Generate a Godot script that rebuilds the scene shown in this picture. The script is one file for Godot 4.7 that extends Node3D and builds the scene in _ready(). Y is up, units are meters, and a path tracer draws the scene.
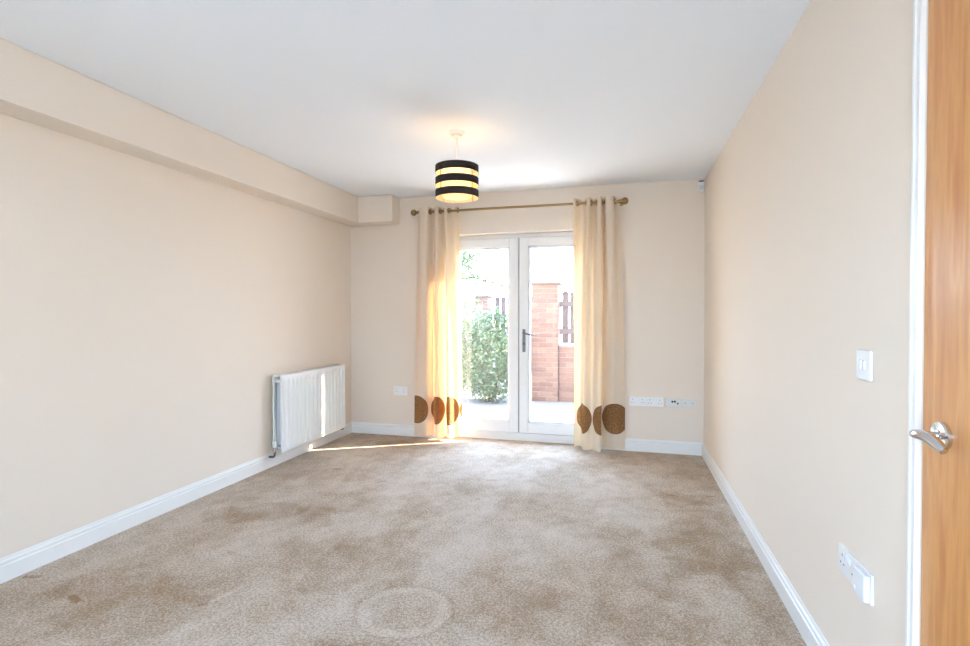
extends Node3D
# An empty living room with patio doors. x runs along the door wall, z towards the camera (door wall at z = 0).

const XL := -2.741      # left wall
const XR := 0.673       # right wall
const ZN := 6.3         # wall behind the camera
const H := 2.4          # ceiling
const BX := -2.563      # face of the boxed-in beam on the left
const BY := 2.138       # its underside
const DL := -1.73       # patio door opening
const DR := -0.23
const DH := 2.008

var M := {}
var taken := {}
var rng := RandomNumberGenerator.new()

# ------------------------------------------------------------------ helpers
func s_new() -> SurfaceTool:
	var st := SurfaceTool.new()
	st.begin(Mesh.PRIMITIVE_TRIANGLES)
	return st

func tri(st: SurfaceTool, a: Vector3, b: Vector3, c: Vector3, na: Vector3, nb: Vector3, nc: Vector3) -> void:
	var g := (a - c).cross(a - b)
	var order := [[a, na], [b, nb], [c, nc]]
	if g.dot(na + nb + nc) < 0.0:
		order = [[a, na], [c, nc], [b, nb]]
	for o in order:
		st.set_normal(o[1])
		st.add_vertex(o[0])

func quad(st: SurfaceTool, a: Vector3, b: Vector3, c: Vector3, d: Vector3, n: Vector3) -> void:
	tri(st, a, b, c, n, n, n)
	tri(st, a, c, d, n, n, n)

func quad4(st: SurfaceTool, a: Vector3, b: Vector3, c: Vector3, d: Vector3, na: Vector3, nb: Vector3, nc: Vector3, nd: Vector3) -> void:
	tri(st, a, b, c, na, nb, nc)
	tri(st, a, c, d, na, nc, nd)

# box from lo to hi with bevelled edges
func box(st: SurfaceTool, lo: Vector3, hi: Vector3, bev := 0.0) -> void:
	var c := (lo + hi) / 2.0
	var h := (hi - lo) / 2.0
	var b := minf(bev, minf(h.x, minf(h.y, h.z)) * 0.49)
	for ax in 3:
		var u := (ax + 1) % 3
		var v := (ax + 2) % 3
		for s in [-1.0, 1.0]:
			var n := Vector3.ZERO
			n[ax] = s
			var p := []
			for q in [[-1, -1], [1, -1], [1, 1], [-1, 1]]:
				var w := c
				w[ax] += s * h[ax]
				w[u] += q[0] * (h[u] - b)
				w[v] += q[1] * (h[v] - b)
				p.append(w)
			quad(st, p[0], p[1], p[2], p[3], n)
	if b <= 0.0:
		return
	for ax in 3:
		var u := (ax + 1) % 3
		var v := (ax + 2) % 3
		for su in [-1.0, 1.0]:
			for sv in [-1.0, 1.0]:
				var nu := Vector3.ZERO
				nu[u] = su
				var nv := Vector3.ZERO
				nv[v] = sv
				var p0 := c
				p0[u] += su * h[u]
				p0[v] += sv * (h[v] - b)
				var p1 := c
				p1[u] += su * (h[u] - b)
				p1[v] += sv * h[v]
				var e := Vector3.ZERO
				e[ax] = h[ax] - b
				quad4(st, p0 - e, p0 + e, p1 + e, p1 - e, nu, nu, nv, nv)
	for sx in [-1.0, 1.0]:
		for sy in [-1.0, 1.0]:
			for sz in [-1.0, 1.0]:
				var k := Vector3(sx * h.x, sy * h.y, sz * h.z)
				var nx := Vector3(sx, 0, 0)
				var ny := Vector3(0, sy, 0)
				var nz := Vector3(0, 0, sz)
				tri(st, c + k - (ny * b) - (nz * b), c + k - (nx * b) - (nz * b), c + k - (nx * b) - (ny * b), nx, ny, nz)

# turned profile: pts are (radius, along axis); frame gives axis direction and place
func lathe(st: SurfaceTool, at: Vector3, axis: Vector3, pts: Array, seg := 32) -> void:
	var a := axis.normalized()
	var u := a.cross(Vector3(0.31, 0.17, 0.93)).normalized()
	var v := a.cross(u)
	for i in pts.size() - 1:
		var p: Vector2 = pts[i]
		var q: Vector2 = pts[i + 1]
		var d := q - p
		if d.length() < 1e-7:
			continue
		var n2 := Vector2(d.y, -d.x).normalized()
		for k in seg:
			var t0 := TAU * k / seg
			var t1 := TAU * (k + 1) / seg
			var e0 := u * cos(t0) + v * sin(t0)
			var e1 := u * cos(t1) + v * sin(t1)
			var n0 := e0 * n2.x + a * n2.y
			var n1 := e1 * n2.x + a * n2.y
			if p.x > 1e-6:
				tri(st, at + e0 * p.x + a * p.y, at + e1 * p.x + a * p.y, at + e1 * q.x + a * q.y, n0, n1, n1)
			if q.x > 1e-6:
				tri(st, at + e0 * p.x + a * p.y, at + e1 * q.x + a * q.y, at + e0 * q.x + a * q.y, n0, n1, n0)

# tube along points with a radius each (rx across, ry the other way)
func tube(st: SurfaceTool, pts: Array, rad: Array, seg := 14, up := Vector3.UP, flat := 1.0) -> void:
	var rings := []
	for i in pts.size():
		var d: Vector3 = (pts[mini(i + 1, pts.size() - 1)] - pts[maxi(i - 1, 0)]).normalized()
		var u := d.cross(up)
		if u.length() < 0.01:
			u = d.cross(Vector3.RIGHT)
		u = u.normalized()
		var v := u.cross(d).normalized()
		var ring := []
		for k in seg:
			var t := TAU * k / seg
			var n := (u * cos(t) + v * sin(t) / flat).normalized()
			ring.append([pts[i] + (u * cos(t) + v * sin(t) * flat) * rad[i], n])
		rings.append([ring, d])
	for i in pts.size() - 1:
		for k in seg:
			var a = rings[i][0][k]
			var b = rings[i][0][(k + 1) % seg]
			var c = rings[i + 1][0][(k + 1) % seg]
			var d = rings[i + 1][0][k]
			quad4(st, a[0], b[0], c[0], d[0], a[1], b[1], c[1], d[1])
	for e in [0, pts.size() - 1]:
		var n: Vector3 = rings[e][1] * (-1.0 if e == 0 else 1.0)
		for k in seg:
			tri(st, pts[e], rings[e][0][k][0], rings[e][0][(k + 1) % seg][0], n, n, n)

# profile (list of Vector2: out from wall, up) swept straight from a to b; out points off the wall
func sweep(st: SurfaceTool, a: Vector3, b: Vector3, out: Vector3, up: Vector3, prof: Array) -> void:
	var m := Vector2.ZERO
	for p in prof:
		m += p
	m /= prof.size()
	for i in prof.size():
		var p: Vector2 = prof[i]
		var q: Vector2 = prof[(i + 1) % prof.size()]
		var d := q - p
		var n2 := Vector2(d.y, -d.x).normalized()
		if n2.dot((p + q) / 2.0 - m) < 0.0:
			n2 = -n2
		var n := out * n2.x + up * n2.y
		var o := out * p.x + up * p.y
		var w := out * q.x + up * q.y
		quad(st, a + o, b + o, b + w, a + w, n)
	var poly := PackedVector2Array(prof)
	var idx := Geometry2D.triangulate_polygon(poly)
	for e in [[a, (a - b).normalized()], [b, (b - a).normalized()]]:
		for i in range(0, idx.size(), 3):
			var t := []
			for k in 3:
				t.append(e[0] + out * poly[idx[i + k]].x + up * poly[idx[i + k]].y)
			tri(st, t[0], t[1], t[2], e[1], e[1], e[1])

func numbered(called: String) -> String:
	if not taken.has(called):
		taken[called] = 0
		return called
	taken[called] += 1
	return "%s_%03d" % [called, taken[called]]

func obj(called: String, st: SurfaceTool, mat: Material, parent: Node = null) -> MeshInstance3D:
	return put(called, st.commit(), mat, parent)

func put(called: String, mesh: Mesh, mat: Material, parent: Node = null) -> MeshInstance3D:
	var o := MeshInstance3D.new()
	o.mesh = mesh
	o.material_override = mat
	o.cast_shadow = GeometryInstance3D.SHADOW_CASTING_SETTING_ON
	if parent == null:
		o.name = numbered(called)
		add_child(o, true)
	else:
		o.name = called
		parent.add_child(o, true)
	return o

func thing(called: String, label: String, category: String, at := Vector3.ZERO, group := "") -> Node3D:
	var o := Node3D.new()
	o.name = numbered(called)
	o.position = at
	add_child(o, true)
	tag(o, label, category, group)
	return o

func tag(o: Node, label: String, category: String, group := "") -> void:
	o.set_meta("label", label)
	o.set_meta("category", category)
	if group != "":
		o.set_meta("group", group)

func structure(called: String, label: String, category: String, at := Vector3.ZERO) -> Node3D:
	var o := thing(called, label, category, at)
	o.set_meta("kind", "structure")
	return o

func struct_mesh(called: String, st: SurfaceTool, mat: Material, label: String, category: String) -> MeshInstance3D:
	var o := obj(called, st, mat)
	tag(o, label, category)
	o.set_meta("kind", "structure")
	return o

func c8(r: float, g: float, b: float) -> Color:
	return Color(r / 255.0, g / 255.0, b / 255.0)

func mat(called: String, col: Color, rough := 0.6, metal := 0.0) -> StandardMaterial3D:
	var m := StandardMaterial3D.new()
	m.resource_name = called
	m.albedo_color = col
	m.roughness = rough
	m.metallic = metal
	M[called] = m
	return m

func noise_tex(freq: float, octaves: int, size: int, sd: int, normal := false, bump := 4.0, ramp: Gradient = null) -> NoiseTexture2D:
	var n := FastNoiseLite.new()
	n.noise_type = FastNoiseLite.TYPE_SIMPLEX_SMOOTH
	n.seed = sd
	n.frequency = freq
	n.fractal_octaves = octaves
	var t := NoiseTexture2D.new()
	t.width = size
	t.height = size
	t.seamless = true
	t.noise = n
	if normal:
		t.as_normal_map = true
		t.bump_strength = bump
	if ramp:
		t.color_ramp = ramp
	return t

func grad(stops: Array) -> Gradient:
	var g := Gradient.new()
	var off := PackedFloat32Array()
	var col := PackedColorArray()
	for s in stops:
		off.append(s[0])
		col.append(s[1])
	g.offsets = off
	g.colors = col
	return g

# ------------------------------------------------------------------ scene
func _ready() -> void:
	rng.seed = 11
	view_and_light()
	materials()
	shell()
	patio_doors()
	side_door()
	outside()
	radiator()
	curtain_rod()
	curtains()
	pendant()
	wall_plates()

func view_and_light() -> void:
	var cam := Camera3D.new()
	cam.name = "camera"
	cam.fov = rad_to_deg(2.0 * atan(323.0 / 513.5))
	cam.position = Vector3(0, 1.2192, 4.792)
	cam.rotation_degrees = Vector3(-0.8644, 15.126, 0)
	cam.near = 0.05
	cam.far = 200.0
	cam.current = true
	add_child(cam)

	var env := Environment.new()
	env.background_mode = Environment.BG_SKY
	var sky := Sky.new()
	var sm := ProceduralSkyMaterial.new()
	sm.sky_top_color = c8(168, 208, 255)
	sm.sky_horizon_color = c8(206, 230, 255)
	sm.sky_curve = 0.2
	sm.ground_bottom_color = c8(190, 188, 182)
	sm.ground_horizon_color = c8(200, 198, 192)
	sm.sun_angle_max = 5.0
	sky.sky_material = sm
	env.sky = sky
	env.background_energy_multiplier = 17.5
	env.tonemap_mode = Environment.TONE_MAPPER_LINEAR
	env.tonemap_exposure = 1.03
	env.sdfgi_enabled = true
	env.ssao_enabled = true
	env.ssil_enabled = true
	var we := WorldEnvironment.new()
	we.name = "world"
	we.environment = env
	add_child(we)

	# low sun, grazing the door wall from the right
	var sun := DirectionalLight3D.new()
	sun.name = "sun"
	sun.light_color = c8(255, 240, 214)
	sun.light_energy = 18.0
	sun.light_angular_distance = 0.6
	sun.shadow_enabled = true
	var e := deg_to_rad(33.0)
	var travel := Vector3(-0.877 * cos(e), -sin(e), 0.48 * cos(e))
	sun.look_at_from_position(Vector3.ZERO, travel, Vector3.UP)
	add_child(sun)

func materials() -> void:
	var peel := noise_tex(0.06, 3, 512, 5, true, 1.2)
	for a in [["wall_paint", c8(240, 225, 207), 0.75], ["ceiling_paint", c8(246, 247, 248), 0.85]]:
		var m := mat(a[0], a[1], a[2])
		m.normal_enabled = true
		m.normal_texture = peel
		m.normal_scale = 0.12
		m.uv1_triplanar = true
		m.uv1_world_triplanar = true
		m.uv1_scale = Vector3(3, 3, 3)
	mat("gloss_white", c8(243, 240, 234), 0.28)
	mat("upvc", c8(243, 241, 238), 0.3)
	mat("upvc_seal", c8(120, 122, 124), 0.7)
	mat("plate_white", c8(242, 240, 237), 0.32)
	mat("plate_rocker", c8(244, 244, 245), 0.25)
	mat("pin_hole", c8(38, 36, 36), 0.8)
	mat("plate_grey", c8(226, 227, 220), 0.4)
	mat("radiator_white", c8(243, 242, 239), 0.3)
	mat("radiator_steel", c8(205, 210, 214), 0.5)
	mat("chrome", c8(214, 214, 216), 0.14, 1.0)
	mat("brushed_steel", c8(120, 120, 122), 0.3, 1.0)
	mat("brass_old", c8(150, 124, 82), 0.3, 1.0)
	mat("cap_white", c8(236, 234, 226), 0.4)
	mat("shade_black", c8(34, 29, 29), 0.85)
	mat("cord_white", c8(238, 236, 230), 0.5)
	mat("paving", c8(200, 199, 197), 0.9)
	mat("mortar", c8(136, 124, 116), 0.95)
	mat("cap_stone", c8(116, 106, 101), 0.9)
	mat("render_wall", c8(206, 180, 160), 0.9)
	mat("fence_dark", c8(84, 74, 76), 0.85)
	mat("bark", c8(110, 92, 76), 0.9)
	var lin: StandardMaterial3D = mat("shade_lining", c8(248, 232, 200), 0.8)
	lin.backlight_enabled = true
	lin.backlight = Color(0.9, 0.83, 0.68)
	for a in [["brick_a", c8(112, 88, 78)], ["brick_b", c8(104, 80, 72)], ["brick_c", c8(121, 97, 86)]]:
		var b := mat(a[0], a[1], 0.92)
		b.normal_enabled = true
		b.normal_texture = peel
		b.normal_scale = 0.5
		b.uv1_triplanar = true
		b.uv1_world_triplanar = true
		b.uv1_scale = Vector3(9, 9, 9)
	var glass := mat("glass", Color(1, 1, 1, 0.03), 0.0)
	glass.transparency = BaseMaterial3D.TRANSPARENCY_ALPHA
	glass.metallic_specular = 0.4
	var leaf := mat("leaf", Color(1, 1, 1), 0.6)
	leaf.vertex_color_use_as_albedo = true
	leaf.backlight_enabled = true
	leaf.backlight = Color(0.5, 0.6, 0.3)

	# beech veneer: long fine grain running up the door
	var w := mat("door_veneer", Color(1, 1, 1), 0.36)
	w.albedo_texture = noise_tex(0.012, 5, 1024, 21, false, 1.0, grad([[0.0, c8(198, 130, 68)], [0.4, c8(212, 148, 84)], [0.55, c8(219, 158, 94)], [0.75, c8(209, 143, 80)], [1.0, c8(194, 124, 64)]]))
	w.uv1_triplanar = true
	w.uv1_world_triplanar = true
	w.uv1_scale = Vector3(1.5, 0.12, 1.5)
	w.detail_enabled = true
	w.detail_blend_mode = BaseMaterial3D.BLEND_MODE_MUL
	w.detail_albedo = noise_tex(0.08, 3, 512, 22, false, 1.0, grad([[0.0, c8(246, 242, 238)], [0.5, c8(255, 255, 255)], [1.0, c8(250, 247, 244)]]))
	w.detail_uv_layer = BaseMaterial3D.DETAIL_UV_2
	w.uv2_triplanar = true
	w.uv2_world_triplanar = true
	w.uv2_scale = Vector3(9.0, 0.4, 9.0)

	# gravel and slabs outside
	var gr := mat("gravel", Color(1, 1, 1), 0.95)
	gr.albedo_texture = noise_tex(0.15, 4, 512, 31, false, 1.0, grad([[0.0, c8(88, 86, 85)], [0.45, c8(120, 117, 116)], [1.0, c8(150, 148, 146)]]))
	gr.uv1_triplanar = true
	gr.uv1_world_triplanar = true
	gr.uv1_scale = Vector3(1.2, 1.2, 1.2)

	carpet_material()
	curtain_materials()

# carpet: tufted grain, brushed patches of pile, and the marks that furniture left
func carpet_material() -> void:
	var W := 1536
	var Hh := 1728
	var sx := (XR - XL) / W
	var z0 := -0.2
	var sz := 3.9 / Hh
	var fine := FastNoiseLite.new()
	fine.seed = 3
	fine.frequency = 0.33
	fine.fractal_octaves = 2
	var mid := FastNoiseLite.new()
	mid.seed = 4
	mid.noise_type = FastNoiseLite.TYPE_SIMPLEX_SMOOTH
	mid.frequency = 9.0
	mid.fractal_octaves = 3
	var big := FastNoiseLite.new()
	big.seed = 9
	big.noise_type = FastNoiseLite.TYPE_SIMPLEX_SMOOTH
	big.frequency = 1.5
	big.fractal_octaves = 3
	big.domain_warp_enabled = true
	big.domain_warp_amplitude = 0.25
	big.domain_warp_frequency = 1.2
	# brushed patches: x, z, half length, half width, turn, darker (+) or lighter (-)
	var blobs := [
		[-2.05, 3.08, 0.42, 0.22, 0.2, 0.55], [-2.2, 2.1, 0.3, 0.16, -0.5, 0.8], [-1.8, 2.05, 0.2, 0.1, 0.9, 0.6],
		[-1.33, 2.62, 0.14, 0.34, -0.15, 0.7], [-1.5, 2.9, 0.26, 0.16, 0.3, 0.4], [-2.45, 1.7, 0.16, 0.3, 0.2, 0.45], [0.42, 1.75, 0.24, 0.55, 0.1, 0.85],
		[0.5, 2.5, 0.3, 0.45, 0.0, 0.5], [-0.1, 2.75, 0.5, 0.24, -0.1, 0.55], [0.4, 1.15, 0.26, 0.1, 0.1, 0.5], [0.16, 2.2, 0.18, 0.3, -0.4, 0.45],
		[-0.66, 2.0, 0.5, 0.5, 0.2, -0.5], [-0.5, 1.0, 0.6, 0.35, 0.0, -0.5], [-1.45, 1.5, 0.4, 0.22, 0.3, -0.4], [-1.9, 1.55, 0.25, 0.14, -0.4, -0.35],
		[-2.1, 0.35, 0.5, 0.12, 0.0, 0.6], [0.3, 0.35, 0.35, 0.12, 0.0, 0.4], [0.05, 1.55, 0.22, 0.28, 0.2, -0.3], [-0.75, 3.2, 0.5, 0.14, 0.0, 0.4],
	]
	# pressed dents: x0, z0, x1, z1, half width, darkness
	var dents := [
		[-1.69, 3.013, -1.645, 2.852, 0.012, -0.9], [-1.72, 3.04, -1.67, 3.0, 0.012, 1.0], [-2.30, 3.13, -2.25, 3.15, 0.02, 2.2], [-2.69, 3.06, -2.63, 3.04, 0.014, 2.0],
		[-2.21, 1.19, -2.17, 1.18, 0.014, 1.8], [-2.26, 1.25, -2.24, 1.25, 0.012, 1.2], [-1.73, 1.39, -1.69, 1.36, 0.012, 1.6], [-0.97, 1.14, -0.91, 1.12, 0.012, 1.2],
		[0.29, 1.12, 0.33, 1.12, 0.014, 1.6], [0.55, 1.08, 0.59, 1.07, 0.012, 1.4], [-1.95, 2.6, -1.88, 2.62, 0.02, 0.6],
	]
	var data := PackedByteArray()
	data.resize(W * Hh * 3)
	var c_dark := Vector3(0.33, 0.222, 0.130)
	var c_light := Vector3(0.68, 0.59, 0.50)
	var cells := {}
	var gw := 230
	var gh := 260
	var coarse := PackedFloat32Array()
	coarse.resize((gw + 1) * (gh + 1))
	for j in gh + 1:
		for i in gw + 1:
			var x := XL + (XR - XL) * i / gw
			var z := z0 + 3.9 * j / gh
			# pile lies one way or the other, so patches have an edge
			var t := tanh(big.get_noise_2d(x, z * 0.7) * 6.0) * 0.45
			t += tanh(big.get_noise_2d(x * 2.3 + 9.0, z * 1.7 - 4.0) * 5.0) * 0.3
			t += big.get_noise_2d(x * 6.0 - 3.0, z * 5.0) * 0.5
			for b in blobs:
				var dx: float = x - b[0]
				var dz: float = z - b[1]
				var ca := cos(b[4])
				var sa := sin(b[4])
				var q := Vector2((dx * ca + dz * sa) / b[2], (-dx * sa + dz * ca) / b[3])
				var r := q.length() + big.get_noise_2d(x * 3.0 + 5.0, z * 3.0) * 0.5
				t += b[5] * (1.0 - smoothstep(0.85, 1.05, r))
			coarse[j * (gw + 1) + i] = t
	var k := 0
	for j in Hh:
		var z := z0 + sz * (j + 0.5)
		var gy := float(j) / Hh * gh
		var j0 := int(gy)
		var fy := gy - j0
		for i in W:
			var x := XL + sx * (i + 0.5)
			var gx := float(i) / W * gw
			var i0 := int(gx)
			var fx := gx - i0
			var o := j0 * (gw + 1) + i0
			var t := lerpf(lerpf(coarse[o], coarse[o + 1], fx), lerpf(coarse[o + gw + 1], coarse[o + gw + 2], fx), fy)
			var g := fine.get_noise_2d(i, j)
			var mm := mid.get_noise_2d(x, z)
			var tuft := fine.get_noise_2d(i * 0.4 + 700.0, j * 0.4)
			# ring left by a round base
			var rr := Vector2(x + 0.87, (z - 2.85) * 1.06).length()
			if rr < 0.26:
				var wob := mm * 0.014
				t = lerpf(t, 0.1, 0.75 * (1.0 - smoothstep(0.19, 0.215, rr)))
				t -= 0.85 * (1.0 - smoothstep(0.014, 0.03, absf(rr + wob - 0.168)))
				t += 0.45 * (1.0 - smoothstep(0.005, 0.016, absf(rr + wob - 0.205)))
				t += 0.7 * (1.0 - smoothstep(0.02, 0.075, Vector2(x + 0.905, z - 2.89).length() + wob))
			for d in dents:
				var ex: float = x - (d[0] + d[2]) * 0.5
				var ez: float = z - (d[1] + d[3]) * 0.5
				if absf(ex) < 0.14 and absf(ez) < 0.14:
					var p := Vector2(x, z)
					var cp := Geometry2D.get_closest_point_to_segment(p, Vector2(d[0], d[1]), Vector2(d[2], d[3]))
					t += d[5] * (1.0 - smoothstep(d[4] * 0.5, d[4] * 1.2, p.distance_to(cp) + g * 0.004))
			var f := clampf(0.60 - t * 0.25 + mm * 0.14 + g * 0.66 + tuft * 0.42, 0.0, 1.15)
			var c := c_dark.lerp(c_light, f)
			data[k] = int(255.0 * pow(maxf(c.x, 0.0), 1.0 / 2.2))
			data[k + 1] = int(255.0 * pow(maxf(c.y, 0.0), 1.0 / 2.2))
			data[k + 2] = int(255.0 * pow(maxf(c.z, 0.0), 1.0 / 2.2))
			k += 3
	var im := Image.create_from_data(W, Hh, false, Image.FORMAT_RGB8, data)
	var m := mat("carpet", Color(1, 1, 1), 1.0)
	m.albedo_texture = ImageTexture.create_from_image(im)
	m.metallic_specular = 0.1

func curtain_materials() -> void:
	# woven cotton; the lower band carries the round brown patches
	for k in 2:
		var n := ["curtain_left", "curtain_right"][k] as String
		var plain := mat(n, c8(232, 210, 178), 0.85)
		plain.backlight_enabled = true
		plain.backlight = Color(0.80, 0.71, 0.57)
		var cloth := Image.create(8, 8, false, Image.FORMAT_RGB8)
		cloth.fill(c8(243, 230, 210))
		plain.albedo_color = Color(1, 1, 1)
		plain.albedo_texture = ImageTexture.create_from_image(cloth)
	var W := 1400
	var Hh := 640
	var slub := FastNoiseLite.new()
	slub.seed = 14
	slub.frequency = 0.06
	slub.fractal_octaves = 3
	# u is metres along the cloth, v metres above the hem; 1.4 m x 0.64 m
	var centres := [[0.026, 0.345, 0.622, 0.895, 1.17], [0.185, 0.465, 0.740, 1.02, 1.29]]
	for k in 2:
		var im := Image.create(W, Hh, false, Image.FORMAT_RGB8)
		im.fill(c8(243, 230, 210))
		for cx in centres[k]:
			for j in range(Hh - 440, Hh - 150):
				for i in range(maxi(0, int((cx - 0.14) * 1000)), mini(W, int((cx + 0.14) * 1000))):
					var d := Vector2(i / 1000.0 - cx, (Hh - j) / 1000.0 - 0.295).length()
					if d < 0.136:
						var s := slub.get_noise_2d(i, j)
						var c := c8(136, 96, 58).lerp(c8(178, 134, 86), clampf(0.4 + s * 1.3, 0.0, 1.0))
						if d > 0.130:
							c = c8(122, 84, 50)
						im.set_pixel(i, j, c)
		var b := mat(["curtain_band_left", "curtain_band_right"][k], Color(1, 1, 1), 0.85)
		b.albedo_texture = ImageTexture.create_from_image(im)
		b.backlight_enabled = true
		b.backlight = Color(0.80, 0.71, 0.57)

# ------------------------------------------------------------------ room shell
func shell() -> void:
	var st := s_new()
	var f0 := Vector2(XL, -0.12)
	var f1 := Vector2(XR, ZN)
	# carpeted floor, with map coordinates in metres of room
	var uvq := func(s: SurfaceTool, p: Array, n: Vector3):
		for i in [0, 1, 2, 0, 2, 3]:
			s.set_normal(n)
			s.set_uv(Vector2((p[i].x - XL) / (XR - XL), (p[i].z + 0.2) / 3.9))
			s.add_vertex(p[i])
	uvq.call(st, [Vector3(f0.x, 0, 0), Vector3(f1.x, 0, 0), Vector3(f1.x, 0, f1.y), Vector3(f0.x, 0, f1.y)], Vector3.UP)
	uvq.call(st, [Vector3(DL, 0, -0.1), Vector3(DR, 0, -0.1), Vector3(DR, 0, 0), Vector3(DL, 0, 0)], Vector3.UP)
	st.set_uv(Vector2(0, 0))
	box(st, Vector3(XL - 0.3, -0.095, -0.3), Vector3(XR + 0.3, -0.002, ZN + 0.3))
	struct_mesh("floor", st, M.carpet, "beige cut-pile carpet with brushed patches and pressed furniture marks", "carpet")

	st = s_new()
	box(st, Vector3(XL - 0.3, H, -0.3), Vector3(XR + 0.3, H + 0.25, ZN + 0.3))
	struct_mesh("ceiling", st, M.ceiling_paint, "plain white painted ceiling", "ceiling")

	st = s_new()
	box(st, Vector3(XL - 0.3, -0.09, 0), Vector3(XL, H, 4.6))
	box(st, Vector3(XL - 0.3, -0.09, 6.0), Vector3(XL, H, ZN))
	box(st, Vector3(XL - 0.3, -0.09, 4.6), Vector3(XL, 0.75, 6.0))
	box(st, Vector3(XL - 0.3, 2.1, 4.6), Vector3(XL, H, 6.0))
	struct_mesh("wall_left", st, M.wall_paint, "cream painted wall behind the white radiator", "wall")
	# boxed-in beam with its short return on the door wall: part of the left wall
	st = s_new()
	box(st, Vector3(XL - 0.001, BY, 0.0), Vector3(BX, H, ZN), 0.004)
	box(st, Vector3(BX - 0.02, BY, -0.001), Vector3(-2.187, H, 0.17), 0.004)
	struct_mesh("trim_1", st, M.wall_paint, "cream boxed-in beam along the top of the left wall", "boxing")

	# right wall, with the doorway
	var dz0 := 3.368
	var dz1 := 4.136
	st = s_new()
	box(st, Vector3(XR, -0.09, 0), Vector3(XR + 0.12, H, dz0))
	box(st, Vector3(XR, -0.09, dz1), Vector3(XR + 0.12, H, ZN))
	box(st, Vector3(XR, 1.99, dz0), Vector3(XR + 0.12, H, dz1))
	struct_mesh("wall_right", st, M.wall_paint, "cream painted wall with the light switch and wooden door", "wall")

	st = s_new()
	box(st, Vector3(XL - 0.3, -0.09, -0.3), Vector3(DL, H, 0))
	box(st, Vector3(DR, -0.09, -0.3), Vector3(XR + 0.3, H, 0))
	box(st, Vector3(DL, DH, -0.3), Vector3(DR, H, 0))
	struct_mesh("wall_back", st, M.wall_paint, "cream painted wall around the white patio doors", "wall")

	# wall behind the camera, with a wide window
	var wx0 := -1.0
	var wx1 := 0.6
	var wy0 := 0.08
	var wy1 := 2.25
	st = s_new()
	box(st, Vector3(XL - 0.3, -0.09, ZN), Vector3(wx0, H, ZN + 0.3))
	box(st, Vector3(wx1, -0.09, ZN), Vector3(XR + 0.3, H, ZN + 0.3))
	box(st, Vector3(wx0, -0.09, ZN), Vector3(wx1, wy0, ZN + 0.3))
	box(st, Vector3(wx0, wy1, ZN), Vector3(wx1, H, ZN + 0.3))
	struct_mesh("wall_front", st, M.wall_paint, "cream painted wall with a wide window, behind the camera", "wall")
	for q in [["wide white framed window behind the camera", Vector3((wx0 + wx1) / 2, wy0, ZN + 0.15), (wx1 - wx0) / 2, wy1 - wy0, 0.0], ["white framed window in the left wall, behind the camera", Vector3(XL - 0.15, 0.75, 5.3), 0.7, 1.35, -PI / 2]]:
		var win := structure("window_%d" % (1 if q[4] == 0.0 else 2), q[0], "window", q[1])
		win.rotation.y = q[4]
		var hw: float = q[2]
		var wh: float = q[3]
		st = s_new()
		for b in [[-hw, 0.0, hw, 0.06], [-hw, wh - 0.06, hw, wh], [-hw, 0.0, -hw + 0.06, wh], [hw - 0.06, 0.0, hw, wh], [-0.03, 0.0, 0.03, wh]]:
			box(st, Vector3(b[0], b[1], -0.03), Vector3(b[2], b[3], 0.03), 0.004)
		obj("window_frame", st, M.upvc, win)
		for sd in [-1, 1]:
			st = s_new()
			box(st, Vector3(minf(sd * 0.03, sd * (hw - 0.06)), 0.06, -0.003), Vector3(maxf(sd * 0.03, sd * (hw - 0.06)), wh - 0.06, 0.003))
			obj("pane", st, M.glass, win)
		st = s_new()
		box(st, Vector3(-hw, 0.0, -0.17), Vector3(hw, 0.025, -0.03), 0.006)
		obj("window_sill", st, M.gloss_white, win)

	# skirting boards: moulded profile
	var prof := [Vector2(0, 0), Vector2(0.016, 0), Vector2(0.016, 0.074), Vector2(0.0115, 0.078), Vector2(0.0115, 0.084), Vector2(0.0135, 0.088), Vector2(0.0125, 0.095), Vector2(0.0065, 0.100), Vector2(0.0065, 0.104), Vector2(0.004, 0.110), Vector2(0, 0.110)]
	st = s_new()
	sweep(st, Vector3(XL, 0, 0), Vector3(XL, 0, ZN), Vector3.RIGHT, Vector3.UP, prof)
	struct_mesh("baseboard_left", st, M.gloss_white, "white moulded skirting board along the left wall", "skirting")
	st = s_new()
	sweep(st, Vector3(XR, 0, 0), Vector3(XR, 0, 3.328), Vector3.LEFT, Vector3.UP, prof)
	sweep(st, Vector3(XR, 0, 4.176), Vector3(XR, 0, ZN), Vector3.LEFT, Vector3.UP, prof)
	struct_mesh("baseboard_right", st, M.gloss_white, "white moulded skirting board along the right wall", "skirting")
	var bb := structure("baseboard_back", "white moulded skirting boards either side of the patio doors", "skirting")
	for s in [[XL, DL], [DR, XR]]:
		st = s_new()
		sweep(st, Vector3(s[0], 0, 0), Vector3(s[1], 0, 0), Vector3.BACK, Vector3.UP, prof)
		obj("board", st, M.gloss_white, bb)
	st = s_new()
	sweep(st, Vector3(XL, 0, ZN), Vector3(XR, 0, ZN), Vector3.FORWARD, Vector3.UP, prof)
	struct_mesh("baseboard_front", st, M.gloss_white, "white moulded skirting board behind the camera", "skirting")

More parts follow.
